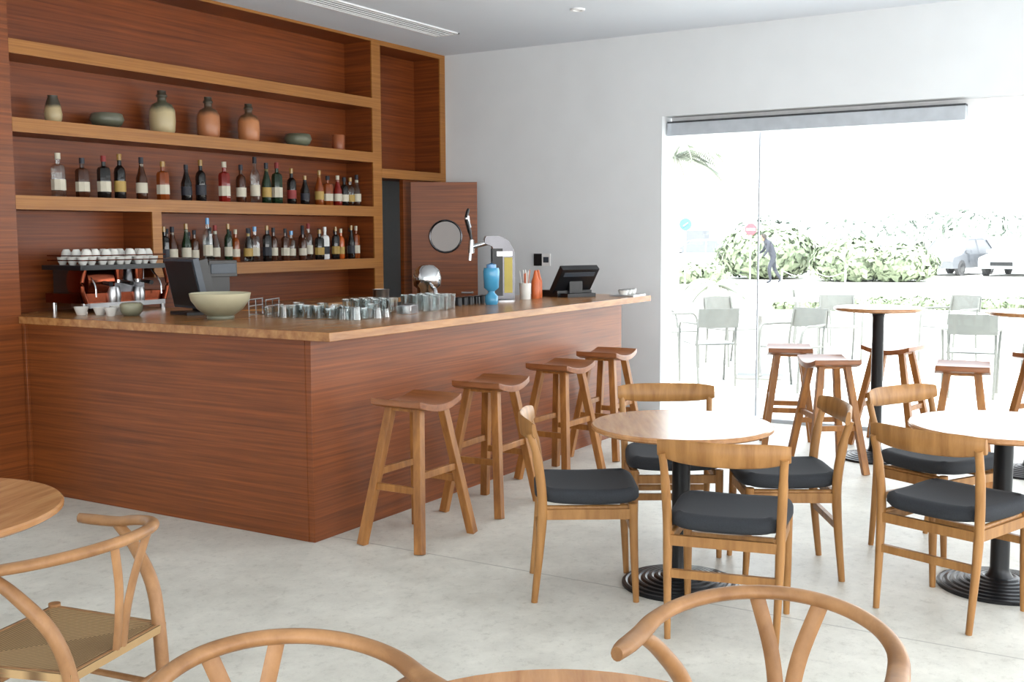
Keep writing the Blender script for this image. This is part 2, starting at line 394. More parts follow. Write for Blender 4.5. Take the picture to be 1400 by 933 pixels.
# ------------------------------------------------------------------ dining chair
def dchair():
    b=MB()
    for s in (-1,1):
        b.sweep(smooth([(-.23,s*.205,0),(-.205,s*.212,.25),(-.195,s*.215,.44),(-.215,s*.222,.62),(-.245,s*.228,.735)],4),
                [(.0125+.006*min(1,k/6),.0145+.007*min(1,k/6)) if k<13 else (.016,.017) for k in range(17)],'oak',n=10,ref=(1,0,0))
        b.sweep([(.205,s*.205,0),(.195,s*.205,.22),(.19,s*.205,.43)],[(.013,.013),(.018,.018),(.02,.02)],'oak',n=10,ref=(1,0,0))
        b.sweep([(-.2,s*.21,.385),(.19,s*.205,.385)],[(.010,.022)]*2,'oak',rect=True)
        b.cyl((-.2,s*.2,.41),(.17,s*.19,.41),.012,.012,'oak',8)
    b.sweep([(-.205,-.21,.255),(-.205,.21,.255)],[(.010,.016)]*2,'oak',rect=True)
    b.sweep([(.197,-.205,.30),(.197,.205,.30)],[(.010,.016)]*2,'oak',rect=True)
    b.sweep([(-.2,-.21,.385),(-.2,.21,.385)],[(.010,.02)]*2,'oak',rect=True)
    b.sweep([(.19,-.205,.385),(.19,.205,.385)],[(.010,.02)]*2,'oak',rect=True)
    n=18; vs=[];fs=[]
    for i in range(n+1):
        u=-1+2*i/n; y=u*.25; x=-.228-.052*(1-u*u)
        e=1-.35*abs(u)**4; hz=.048*e; zc=.742+.008*u*u
        tk=.012*(1-.25*abs(u)**3)
        for dx,dz in ((tk,-hz*.8),(tk*1.1,0),(tk*.8,hz*.85),(0,hz),(-tk*.8,hz*.85),(-tk*1.1,0),(-tk,-hz*.8),(0,-hz)):
            vs.append((x+dx-.12*dz,y,zc+dz))
    for i in range(n):
        for k in range(8): fs.append((i*8+k,i*8+(k+1)%8,(i+1)*8+(k+1)%8,(i+1)*8+k))
    fs.append(tuple(range(8))); fs.append(tuple(n*8+k for k in range(8)))
    b.add(vs,fs,'oak')
    nx,ny=14,14; vs=[];fs=[]
    def cp(u,v,g=1):
        x=u*.225*g; y=v*(.228+.012*u)*g
        k=(abs(u)**5+abs(v)**5)**.2
        if k>1: x/=k; y/=k
        return x,y
    zf=lambda u,v:.010*v*v+.012*u*u
    layers=[(.95,.420),(1.0,.434),(1.0,.458),(.975,.472),(.9,.480)]
    ring=[]
    for i in range(nx): ring.append((i,0))
    for j in range(ny): ring.append((nx,j))
    for i in range(nx): ring.append((nx-i,ny))
    for j in range(ny): ring.append((0,ny-j))
    L=len(ring)
    for g,z in layers:
        for i,j in ring:
            u=-1+2*i/nx; v=-1+2*j/ny; x,y=cp(u,v,g); vs.append((x,y,z+zf(u,v)*.8))
    for l in range(len(layers)-1):
        for k in range(L): fs.append((l*L+k,l*L+(k+1)%L,(l+1)*L+(k+1)%L,(l+1)*L+k))
    fs.append(tuple(range(L-1,-1,-1)))
    o=len(vs)
    for i in range(nx+1):
        for j in range(ny+1):
            u=-1+2*i/nx; v=-1+2*j/ny; x,y=cp(u,v,.9); vs.append((x,y,.480+zf(u,v)*.8))
    for i in range(nx):
        for j in range(ny):
            a=o+i*(ny+1)+j; fs.append((a,a+ny+1,a+ny+2,a+1))
    b.add(vs,fs,'fabric')
    return b.mesh('dining_chair',60)
dc=dchair()
for x,y,r in ((.07,-1.52,-58.7),(-.06,-2.24,12),(.87,-1.59,211),(.79,-2.18,120),(1.47,-2.75,242),(.59,-2.97,-20)):
    place('dining_chair',dc,(x,y,0),r)

# ------------------------------------------------------------------ wishbone chair
def wish():
    b=MB(); R=.262
    pts=[(.13,-.268,.712)]
    for k in range(0,13):
        a=math.radians(270-180*k/12)
        pts.append((R*math.cos(a),R*math.sin(a),.712+.044*max(0,-math.cos(a))))
    pts.append((.13,.268,.712))
    path=smooth(pts,5); N=len(path); rad=[]
    for i in range(N):
        t=abs(2*i/(N-1)-1); a=.0185+.006*max(0,(t-.55)/.45); 
        if i in(0,N-1): a*=.55
        elif i in (1,N-2): a*=.85
        rad.append((a,.0155))
    b.sweep(path,rad,'beech',n=12)
    for s in (-1,1):
        b.sweep([(.215,s*.235,0),(.21,s*.232,.2),(.205,s*.23,.45)],[.014,.019,.018],'beech',n=12)
        b.sweep(smooth([(-.25,s*.175,0),(-.215,s*.18,.22),(-.195,s*.19,.42),(-.16,s*.212,.55),(-.08,s*.243,.65),(-.01,s*.262,.705)],5),
                [.014+.006*min(1,k/8) if k<16 else .020-.005*(k-16)/10 for k in range(26)],'beech',n=12)
        b.cyl((-.2,s*.185,.26),(.208,s*.23,.26),.010,.010,'beech',10)
        b.cyl((-.195,s*.19,.43),(.205,s*.23,.43),.013,.013,'beech',10)
        b.sweep(smooth([(-.2,s*.014,.42),(-.215,s*.016,.53),(-.232,s*.032,.63),(-.252,s*.07,.745)],5),[(.018,.006)]*16,'beech',n=10,ref=(1,0,0))
    b.cyl((.207,-.23,.3),(.207,.23,.3),.010,.010,'beech',10); b.cyl((-.2,-.18,.3),(-.2,.18,.3),.010,.010,'beech',10)
    b.cyl((.205,-.23,.43),(.205,.23,.43),.013,.013,'beech',10); b.cyl((-.195,-.19,.43),(-.195,.19,.43),.013,.013,'beech',10)
    n=16; vs=[];fs=[]
    for l in (0,1):
        for i in range(n+1):
            for j in range(n+1):
                u=-1+2*i/n; v=-1+2*j/n; x=u*.212+.004; hw=.2+.035*(u+1)/2
                ed=max(abs(u),abs(v)); z=(.432+.014*ed**3-.012*max(0,ed-.9)*10*.4) if l==0 else .415+.004*ed
                vs.append((x,v*(hw+.005),z))
    q=(n+1)**2; I=lambda l,i,j:l*q+i*(n+1)+j
    for i in range(n):
        for j in range(n):
            fs.append((I(0,i,j),I(0,i+1,j),I(0,i+1,j+1),I(0,i,j+1))); fs.append((I(1,i,j),I(1,i,j+1),I(1,i+1,j+1),I(1,i+1,j)))
    for i in range(n): fs.append((I(0,i,0),I(1,i,0),I(1,i+1,0),I(0,i+1,0))); fs.append((I(0,i,n),I(0,i+1,n),I(1,i+1,n),I(1,i,n)))
    for j in range(n): fs.append((I(0,0,j),I(0,0,j+1),I(1,0,j+1),I(1,0,j))); fs.append((I(0,n,j),I(1,n,j),I(1,n,j+1),I(0,n,j+1)))
    b.add(vs,fs,'cord')
    return b.mesh('wishbone_chair',50)
wc=wish()
for x,y,r in ((-2.29,-1.09,104),(-2.755,-2.4,245),(-2.065,-3.04,186)):
    place('wishbone_chair',wc,(x,y,0),r)

# ------------------------------------------------------------------ bottles
cols={'dark':srgb(22,18,16),'green':srgb(24,44,26),'amber':srgb(130,62,22),'red':srgb(120,28,20),'brown':srgb(66,34,18),'orange':srgb(180,84,28),'blue':srgb(90,150,200),'wht':srgb(225,225,225),'lab_w':srgb(196,190,172),'lab_y':srgb(170,140,72),'lab_r':srgb(130,32,30),'lab_b':srgb(25,28,40),'gold':srgb(150,115,55)}
for k,c in cols.items(): M['b_'+k]=plain('bottle_'+k,c,.08 if not k.startswith('lab') else .6,0,.6)
def bottle(b,x,y,z,h,r,liq,lab,cap,kind=0):
    if kind==0: pr=[(r*.9,0),(r,.008),(r,h*.60),(r*.85,h*.68),(r*.38,h*.75),(r*.34,h*.94)]
    elif kind==1: pr=[(r*.9,0),(r,.008),(r,h*.5),(r*.7,h*.62),(r*.4,h*.78),(r*.34,h*.94)]
    else: pr=[(r*.95,0),(r*1.08,.008),(r*1.08,h*.66),(r*.9,h*.72),(r*.36,h*.76),(r*.34,h*.94)]
    n=14 if kind<2 else 8
    b.lathe(pr,liq,(x,y,z),n=n)
    rr=r*(1.0 if kind<2 else 1.08)+.001
    b.lathe([(rr,h*.16),(rr,h*.40)],lab,(x,y,z),n=n)
    b.lathe([(r*.42,h*.86),(r*.42,h),(0,h)],cap,(x,y,z),n=12)
    if kind==1: b.lathe([(r*.4,h*.76),(r*.38,h*.84)],lab,(x,y,z),n=12)
def interp(px,T_):
    for (a,xa),(c,xc) in zip(T_,T_[1:]):
        if a<=px<=c: return xa+(xc-xa)*(px-a)/(c-a)
T3=[(70,.34),(78,.38),(140,.73),(191,1.04),(253,1.44),(304,1.81),(347,2.13),(396,2.54),(446,2.98),(503,3.36)]
sh3=[(78,55,'clear','lab_w','lab_w',2),(110,50,'brown','lab_w','lab_b',2),(140,54,'dark','lab_w','lab_r',2),(161,57,'dark','lab_y','gold',0),(191,54,'brown','lab_w','lab_b',1),(220,50,'amber','lab_w','gold',2),
(253,47,'dark','lab_b','lab_b',1),(272,54,'dark','lab_b','gold',0),(304,53,'red','lab_w','lab_w',2),(327,50,'brown','lab_w','lab_b',0),(347,61,'clear','lab_w','lab_b',0),(362,54,'green','lab_y','lab_b',1),(376,55,'green','lab_w','lab_r',2),
(396,48,'dark','lab_r','gold',0),(414,39,'dark','lab_b','gold',1),(434,47,'amber','lab_y','gold',1),(446,40,'amber','lab_w','lab_b',2),(465,41,'red','lab_w','lab_w',1),(478,39,'dark','lab_w','lab_b',0),(490,39,'clear','lab_y','gold',0),(503,43,'clear','lab_w','lab_b',1)]
def f(b):
    for px,hp,l,lb,cp_,k in sh3:
        x=interp(px,T3); dd=7.3+.62*x; h=hp*dd/1506*1.02
        bottle(b,x,2.43,S[2],h,.038 if k!=2 else .042,'b_'+l if l!='clear' else 'clear','b_'+lb,'b_'+cp_,k)
single('liquor_bottles',f)
kinds=[('dark','lab_b','gold'),('brown','lab_w','lab_b'),('green','lab_w','gold'),('clear','lab_w','blue'),('brown','lab_w','lab_b'),('clear','lab_w','lab_r'),('dark','lab_y','gold'),('amber','lab_w','lab_w'),('clear','lab_y','lab_b'),('orange','lab_y','lab_w')]
def f(b):
    random.seed(11)
    n=22
    for i in range(n):
        x=1.19+(3.34-1.19)*i/(n-1); k=kinds[i%10] if i%3 else kinds[(i*7)%10]; h=random.uniform(.235,.3)
        if i==4: k=('clear','lab_w','blue'); h=.33
        if i==17: k=('wht','lab_b','wht'); h=.27
        bottle(b,x,2.40+.03*(i%2),S[3],h,random.uniform(.03,.038),'b_'+k[0] if k[0]!='clear' else 'clear','b_'+k[1],'b_'+k[2],random.choice((0,1,2,2)))
        if i%2: bottle(b,x+.03,2.52,S[3],h*.95,.034,'b_'+random.choice(('dark','brown','green','amber')),'b_lab_w','b_lab_b',0)
single('liquor_bottles',f)

# ------------------------------------------------------------------ ceramics
gl=srgb(88,90,74); be=srgb(176,158,120); te=srgb(160,98,62); dk=srgb(62,57,46)
def pot(name,prof,stops,h,x,z=S[1],y=2.44):
    mt=zramp('glaze_'+name+str(round(x*10)),stops,h); b=MB()
    b.lathe(prof,mt,n=32); o=place(name,b.mesh(name,60),(x,y,z)); return o
pot('ceramic_vase',[(.04,0),(.052,.03),(.055,.06),(.045,.12),(.03,.165),(.032,.175),(.026,.172),(.03,.12)],[(0,be),(.6,be),(.75,dk),(1,dk)],.175,.37)
bw=lambda r,h:[(r*.5,0),(r*.85,h*.25),(r,h*.6),(r*.9,h*.95),(r*.82,h),(r*.78,h*.93),(r*.86,h*.6),(r*.5,h*.15),(0,h*.12)]
pot('ceramic_bowl',bw(.11,.1),[(0,dk),(.5,gl),(1,srgb(104,104,90))],.1,.78)
jar=lambda r,h:[(r*.8,0),(r*.95,h*.08),(r,h*.3),(r*.97,h*.55),(r*.75,h*.68),(r*.35,h*.74),(r*.33,h*.84),(r*.42,h*.86),(r*.42,h*.9),(r*.33,h*.92),(r*.34,h),(r*.26,h),(r*.26,h*.8)]
pot('ceramic_jar',jar(.09,.30),[(0,be),(.55,srgb(184,168,130)),(.72,gl),(1,dk)],.30,1.25)
pot('ceramic_jar',jar(.083,.30),[(0,te),(.6,srgb(178,118,78)),(.74,srgb(90,70,55)),(1,dk)],.30,1.68)
pot('ceramic_jar',jar(.083,.29),[(0,srgb(172,106,66)),(.6,srgb(186,124,80)),(.74,srgb(100,72,52)),(1,dk)],.29,2.09)
pot('ceramic_bowl',bw(.11,.105),[(0,gl),(.5,srgb(110,112,92)),(1,gl)],.105,2.64)
pot('ceramic_cup',[(.045,0),(.052,.02),(.055,.13),(.048,.135),(.045,.03),(0,.02)],[(0,srgb(138,74,44)),(1,srgb(155,92,58))],.13,3.14)

# ------------------------------------------------------------------ items on the counter
CT=1.09
def f(b):
    b.lathe([(.075,0),(.08,.012),(.075,.02),(.13,.06),(.165,.11),(.175,.15),(.168,.152),(.155,.11),(.12,.065),(0,.03)],'stone',n=40)
single('stoneware_bowl',f,(.38,1.02,CT),angle=60)
def f(b):
    for x,y,r,h in ((.22,2.05,.045,.05),(.27,1.94,.04,.045),(.34,1.86,.05,.055),(.24,1.80,.04,.05)):
        b.lathe([(r*.6,0),(r*.65,.006),(r,h),(r*.93,h),(r*.55,.012),(0,.01)],'white',(x,y,0),n=24)
    b.lathe([(.045,0),(.065,.03),(.068,.07),(.055,.08),(0,.08)],'stone',(.31,1.70,0),n=24)
single('sugar_bowls',f,(0,0,CT),angle=60)
def f(b):
    b.box(.3,.98,2.16,2.5,.06,.12,'copper'); b.box(.36,.92,2.3,2.5,.12,.27,'darksteel')
    b.box(.28,1.0,2.12,2.5,.27,.30,'blackpl')
    b.box(.34,.94,2.12,2.3,.03,.06,'steel')
    for x in (.33,.95):
        for y in (2.16,2.46): b.cyl((x,y,0),(x,y,.06),.018,.018,'chrome')
        b.sweep(smooth([(x,2.14,.06),(x+(.03 if x>.6 else -.03),2.14,.17),(x,2.14,.29)],5),.014,'copper',n=10)
    for x in (.48,.64,.8):
        b.cyl((x,2.22,.27),(x,2.22,.2),.04,.034,'copper'); b.cyl((x,2.22,.18),(x,2.22,.2),.036,.036,'chrome')
        b.cyl((x,2.19,.19),(x-.03,2.05,.18),.011,.014,'blackpl')
    b.lathe([(0,-.11),(.11,-.1),(.12,-.05),(.12,.05),(.11,.1),(0,.11)],'copper',X=Matrix.Translation((.46,2.26,.19))@Matrix.Rotation(math.radians(90),4,'Y'),n=20)
    for x in (.38,.9): b.sweep(smooth([(x,2.2,.26),(x,2.12,.18),(x,2.11,.1)],4),.006,'chrome',n=8)
    b.lathe([(.0,0),(.045,0),(.05,.05),(.04,.1),(.035,.1),(.045,.05),(0,.01)],'steel',(.55,2.16,.06)); b.lathe([(0,0),(.04,0),(.045,.05),(.035,.09),(.03,.09),(0,.01)],'steel',(.75,2.16,.06))
    for z in (.33,.36):
        b.sweep([(.31,2.14,z),(.97,2.14,z)],.004,'copper',n=6); b.sweep([(.31,2.14,z),(.31,2.48,z)],.004,'copper',n=6); b.sweep([(.97,2.14,z),(.97,2.48,z)],.004,'copper',n=6)
    random.seed(4)
    for i in range(9):
        for j in range(3):
            x=.36+i*.07+random.uniform(-.008,.008); y=2.2+j*.1+random.uniform(-.01,.01)
            b.lathe([(.018,.0),(.03,.025),(.034,.05),(.03,.05),(0,.01)],'white',(x,y,.30),n=14)
            if i<8 and random.random()<.8: b.lathe([(.034,.0),(.03,.03),(.018,.05),(0,.05)],'white',(x+.03,y+.0,.35),n=14)
single('espresso_machine',f,(0,0,CT),angle=50)
def f(b):
    X=Matrix.Translation((0,0,.19))@Matrix.Rotation(math.radians(-12),4,'Y')
    b.box(-.02,.02,-.19,.19,-.15,.16,'darkgrey',X); b.box(.02,.09,-.16,.16,-.12,.14,'blackpl',X)
    b.box(-.024,-.02,-.175,.175,-.135,.145,'blackpl',X)
    b.sweep(smooth([(.05,0,.19),(.12,0,.1),(.08,0,.01)],5),[(.07,.018)]*11,'blackpl',rect=True,ref=(1,0,0))
    b.box(-.06,.17,-.11,.11,0,.02,'blackpl'); b.box(.09,.28,-.12,.1,.23,.33,'blackpl'); b.box(.12,.25,-.08,.06,.02,.24,'blackpl')
    b.box(.10,.27,-.125,-.12,.25,.31,'darkgrey')
single('pos_monitor',f,(.54,1.47,CT),-15,bevel=.004)
def gl_(b,x,y,h,r,inv=False):
    pr=[(r*.8,0),(r*.82,.006),(r,h),(r*.93,h),(r*.75,.012),(0,.01)]
    if inv: pr=[(p[0],h-p[1]) for p in pr]
    b.lathe(pr,'clear',(x,y,0),n=14)
def f(b):
    random.seed(3)
    for i in range(8):
        for j in range(4):
            x=.62+j*.08+ i*.012+random.uniform(-.014,.014); y=.86-i*.085+random.uniform(-.014,.014)
            gl_(b,x,y,random.choice((.05,.06,.075)),.034,random.random()<.4)
    for i in range(4):
        for j in range(3): gl_(b,1.06+i*.08,.64-j*.085,.09,.034)
single('drinking_glasses',f,(0,0,CT),angle=60)
def f(b):
    for i in range(4):
        for j in range(3): gl_(b,1.47+i*.085,.33+j*.085,.10,.036)
single('drinking_glasses',f,(0,0,CT),angle=60)
def f(b):
    b.box(-.1,.1,-.06,.06,0,.006,'chrome')
    for y in (-.055,.055):
        for z in (.05,.09): b.sweep([(-.1,y,z),(.1,y,z)],.004,'chrome',n=6)
        for x in (-.1,0,.1): b.cyl((x,y,0),(x,y,.09),.004,.004,'chrome',6)
single('chrome_glass_rack',f,(.84,1.12,CT),20)
def f(b):
    b.box(-.08,.08,-.045,.045,0,.055,'chrome'); b.box(-.07,.07,-.035,.035,.055,.058,'steel')
single('napkin_dispenser',f,(1.22,.30,CT),20,bevel=.004)
def f(b):
    b.lathe([(.05,0),(.052,.01),(.052,.13),(.056,.135),(.048,.135),(.045,.02),(0,.015)],'steel',n=24)
single('steel_canister',f,(1.42,.66,CT),angle=60)
def f(b):
    b.lathe([(.075,0),(.08,.02),(.07,.05),(.062,.11),(.085,.13),(.09,.18),(.078,.225),(.045,.255),(0,.262)],'chrome',n=28)
    b.sweep(smooth([(-.05,-.05,.12),(-.11,-.08,.11),(-.13,-.09,.08)],4),.014,'chrome',n=8)
single('citrus_juicer',f,(1.87,.62,CT),20,angle=60,scale=1.08)
def f(b):
    for i in range(6): b.lathe([(.0,0),(.026,0),(.024,.05),(.028,.055),(.0,.06)],'black',(i*.075,0,0),n=14)
single('spice_shakers',f,(2.04,.48,CT))
def f(b):
    b.lathe([(.11,0),(.11,.012),(.07,.02),(0,.02)],'steel',n=28)
    prof=[(-.075,0),(.10,0),(.105,.2),(.10,.33),(.06,.40),(0,.43),(-.09,.43),(-.1,.41),(-.1,.38),(-.05,.36),(-.03,.3),(-.07,.15)]
    n=len(prof)
    for s0,s1,mt in ((-.055,-.045,'darksteel'),(-.045,.045,'steel'),(.045,.055,'darksteel')):
        vs=[(x,s0,z+.015) for x,z in prof]+[(x,s1,z+.015) for x,z in prof]
        b.add(vs,[tuple(range(n)),tuple(range(2*n-1,n-1,-1))]+[(k,(k+1)%n,n+(k+1)%n,n+k) for k in range(n)],mt)
    for sy in (-1,1):
        b.box(.03,.085,min(sy*.055,sy*.058),max(sy*.055,sy*.058),.06,.30,'yellow'); b.box(-.05,.02,min(sy*.055,sy*.058),max(sy*.055,sy*.058),.04,.36,'blackpl')
        b.box(-.02,.085,min(sy*.058,sy*.060),max(sy*.058,sy*.060),.31,.34,'chrome')
    b.cyl((-.08,0,.40),(-.19,0,.37),.018,.016,'chrome'); b.sweep([(-.18,0,.375),(-.195,0,.34),(-.2,0,.28)],.012,'chrome',n=10)
    b.cyl((-.19,0,.33),(-.185,0,.42),.022,.018,'chrome')
    b.sweep(smooth([(-.185,0,.41),(-.195,0,.46),(-.21,0,.52),(-.22,0,.57),(-.205,0,.63)],4),[(.010,.010)]*5+[(.022,.014)]*8+[(.014,.012)]*3+[(.008,.008)],'blackpl',n=10)
    b.sweep(smooth([(-.20,-.002,.50),(-.212,-.002,.54),(-.218,-.002,.58)],4),[(.013,.0165)]*9,'chrome',n=10)
single('beer_tap_tower',f,(2.58,.49,CT),-52,angle=40,scale=1.06)
def f(b):
    b.lathe([(.035,0),(.04,.01),(.04,.05),(.02,.07),(.02,.08),(.045,.1),(.05,.2),(.045,.22),(0,.22)],'cyan',n=20)
    b.lathe([(.03,.22),(.03,.24),(0,.25)],'b_blue',n=16)
single('blue_dispenser_bottle',f,(2.24,.34,CT),angle=50,scale=1.15)
def f(b):
    b.lathe([(.04,0),(.045,.12),(.04,.12),(.036,.01),(0,.01)],'white',n=20)
    random.seed(2)
    for i in range(14):
        a=random.uniform(0,6.28); rr=random.uniform(0,.03)
        b.cyl((rr*math.cos(a)*.6,rr*math.sin(a)*.6,.02),(rr*math.cos(a)*1.6,rr*math.sin(a)*1.6,random.uniform(.19,.23)),.003,.003,'orange' if i%3==0 else 'white',6)
single('straw_holder',f,(2.90,.46,CT),angle=60)
def f(b):
    for x,y in ((0,0),(.09,.03)):
        b.lathe([(.03,0),(.032,.01),(.032,.13),(.02,.16),(.01,.21),(0,.215)],'orange',(x,y,0),n=16)
single('sauce_bottles',f,(3.02,.44,CT),angle=50)
def f(b):
    X=Matrix.Translation((0,0,.15))@Matrix.Rotation(math.radians(-38),4,'Y')
    b.box(-.05,.0,-.17,.17,-.12,.12,'blackpl',X); b.box(.0,.006,-.155,.155,-.105,.105,'darkgrey',X); b.box(-.053,-.05,-.14,.14,.05,.09,'darkgrey',X)
    b.box(-.12,.14,-.13,.13,0,.03,'blackpl'); b.sweep([(.0,0,.02),(0,0,.13)],[(.06,.04)]*2,'blackpl',rect=True)
    b.box(-.02,.2,-.16,.16,0,.05,'blackpl')
single('cash_register',f,(3.36,.30,CT),62,bevel=.003)
def f(b):
    b.box(-.14,.14,-.1,.1,0,.012,'steel'); 
    for x in (-.09,0,.09): b.lathe([(.03,.0),(.042,.035),(.038,.035),(0,.006)],'white',(x,0,.013),n=18); b.lathe([(.035,.035),(.038,.042),(.0,.045)],'steel',(x,0,.013),n=18)
single('condiment_tray',f,(3.64,-.03,CT),5)
def f(b):
    b.box(W-.012,W-.001,1.25,1.33,1.29,1.40,'blackpl'); b.box(W-.012,W-.001,1.16,1.245,1.29,1.40,'whitem'); b.box(W-.014,W-.012,1.175,1.23,1.32,1.37,'darkgrey')
single('wall_thermostat',f)

# ------------------------------------------------------------------ exterior
def f(b): b.box(W+.22,16,-16,14,-.14,-.02,'paver')
single('patio_ground',f)
def f(b): b.box(16,180,-120,140,-.3,-.06,'asph')
single('parking_ground',f)
def pchair():
    b=MB(); c='outw'
    for s in (-1,1):
        b.sweep(smooth([(-.26,s*.2,0),(-.22,s*.21,.44),(-.28,s*.2,.8)],5),.014,c,n=8,ref=(1,0,0))
        b.sweep(smooth([(.24,s*.25,0),(.22,s*.26,.45),(.17,s*.27,.64),(0,s*.275,.66),(-.24,s*.21,.66)],5),.014,c,n=8,ref=(0,1,0))
    b.box(-.22,.22,-.23,.23,.43,.445,c)
    vs=[];n=8
    for i in range(n+1):
        u=-1+2*i/n; x=-.27-.04*(1-u*u)
        for z,dx in ((.62,0),(.82,-.02)):
            vs+= [(x+dx,u*.22,z),(x+dx-.012,u*.22,z)]
    fs=[]
    for i in range(n):
        a=i*4; d=a+4; fs+=[(a,d,d+2,a+2),(a+1,a+3,d+3,d+1),(a+2,d+2,d+3,a+3),(a,a+1,d+1,d)]
    fs+=[(0,2,3,1),(n*4,n*4+1,n*4+3,n*4+2)]
    b.add(vs,fs,c)
    return b.mesh('patio_chair',50)
pc=pchair()
for x,y,r in ((6.9,.55,40),(6.9,-.35,160),(8.1,1.5,-40),(8.7,.95,-120),(9.6,-.1,200),(10.2,-1.3,150),(7.3,-2.0,10),(6.8,-2.85,60),(8.8,-2.9,200),(7.7,-4.0,90),(11.6,.8,-70)):
    place('patio_chair',pc,(x,y,-.02),r)
def ptab():
    b=MB(); b.box(-.35,.35,-.35,.35,.71,.735,'outt'); b.cyl((0,0,.02),(0,0,.71),.03,.03,'outt'); b.box(-.25,.25,-.25,.25,0,.015,'outw'); return b.mesh('patio_table')
ptm=ptab()
for x,y in ((7.65,.25),(8.0,-2.9),(10.3,.6),(11.1,-2.2)): place('patio_table',ptm,(x,y,-.02),15)

def foliage(name,ells,n,size,mat,loc=(0,0,0),seed=1):
    random.seed(seed); b=MB(); tot=sum(e[3]*e[5] for e in ells)
    for (cx,cy,cz,rx,ry,rz) in ells:
        k=10; pr=[(max(1e-4,math.sin(math.pi*i/k))*.9,-math.cos(math.pi*i/k)*.9) for i in range(k+1)]
        X=Matrix.Translation((cx,cy,cz))@Matrix.Diagonal((rx,ry,rz,1))
        b.lathe(pr,mat,n=14,X=X)
        m_=int(n*rx*rz/tot)
        for _ in range(m_):
            d=V((random.gauss(0,1),random.gauss(0,1),random.gauss(0,1))).normalized(); q=random.uniform(.86,1.1)+.12*noise.noise(d*3)
            p=V((cx+d.x*rx*q,cy+d.y*ry*q,cz+d.z*rz*q))
            if p.z<.02: continue
            s_=size*random.uniform(.6,1.4)
            a=V((random.gauss(0,1),random.gauss(0,1),random.gauss(0,1))).normalized(); c=a.cross(d)
            if c.length<.1: continue
            c.normalize(); a=c.cross(d).normalized()+d*random.uniform(-.6,.6)
            b.add([p-a*s_-c*s_*.5,p+a*s_*.2-c*s_*.6,p+a*s_,p+a*s_*.2+c*s_*.6],[(0,1,2,3)],mat)
    return place(name,b.mesh(name,20),loc)
def far(d,a,z=0): return V((-4.184+.854*d+.52*d*a,-3.736+.52*d-.854*d*a,z))
def ell(d,a0,a1,h,dep=1.2,z0=0):
    n=max(1,int((a1-a0)*d/(h*.9))); out=[]
    for i in range(n):
        p=far(d+random.uniform(-.5,.5),a0+(a1-a0)*(i+.5)/n); hh=h*random.uniform(.8,1.1)
        out.append((p.x,p.y,z0+hh*.45,(a1-a0)*d/n*.75,(a1-a0)*d/n*.75,hh*.55))
    return out
random.seed(5)
foliage('hedge_bush',ell(41,.203,.258,1.8),2800,.15,'leaf',seed=2)
random.seed(6)
foliage('hedge_bush',ell(38,.285,.372,1.3),3200,.15,'leaf',seed=3)
random.seed(7)
foliage('hedge_bush',ell(36,.15,.19,.7),700,.14,'leaf',seed=4)
random.seed(8)
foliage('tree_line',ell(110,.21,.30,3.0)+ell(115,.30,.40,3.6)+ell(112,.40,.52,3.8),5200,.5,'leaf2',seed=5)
random.seed(9)
foliage('ground_cover_plants',ell(23,.24,.50,.24),3000,.07,'leaf',seed=6)
def f(b):
    p0=far(28,.12); p1=far(26,.52)
    b.sweep([p0+V((0,0,.12)),p1+V((0,0,.12))],[(.12,.2)]*2,'whitem',rect=True)
single('garden_low_wall',f)
def palm(name,base,h,fr,fl,seed,lean=0.3):
    random.seed(seed); b=MB(); base=V(base)
    pts=[base+V((lean*(t**2),0,h*t)) for t in [i/8 for i in range(9)]]
    b.sweep(pts,[.22-.06*i/8 for i in range(9)] if h>1 else [.15]*9,'trunk',n=12)
    top=pts[-1]
    for i in range(fr):
        a=2*math.pi*i/fr+random.uniform(-.1,.1); el=random.uniform(.0,1.0)
        d=V((math.cos(a),math.sin(a),0)); path=[]
        for k in range(11):
            t=k/10; path.append(top+d*(fl*t*(1-.1*t))+V((0,0,fl*(el*t-(.45+.55*el)*t*t*1.3))))
        b.sweep(path,[.04*(1-.8*k/10) for k in range(11)],'palmleaf',n=5)
        side=V((-d.y,d.x,0))
        for k in range(1,10):
            for q in (0,.33,.66):
                p=path[k]+(path[k+1]-path[k])*q; L=fl*.25*math.sin(math.pi*min(.97,(k+q)/10+.08))
                for s_ in (-1,1):
                    e=p+side*s_*L+d*L*.5+V((0,0,-L*.5)); w_=d*.05*fl*.4
                    b.add([p-w_,p+w_,e],[(0,1,2)],'palmleaf')
    return place(name,b.mesh(name,30))
palm('palm_tree',far(42,.275),9.5,14,2.4,1,.2)
palm('palm_tree',far(31,.145),3.7,26,1.9,2,.1)
palm('small_palm',far(26,.185),.35,12,1.1,3,.0)
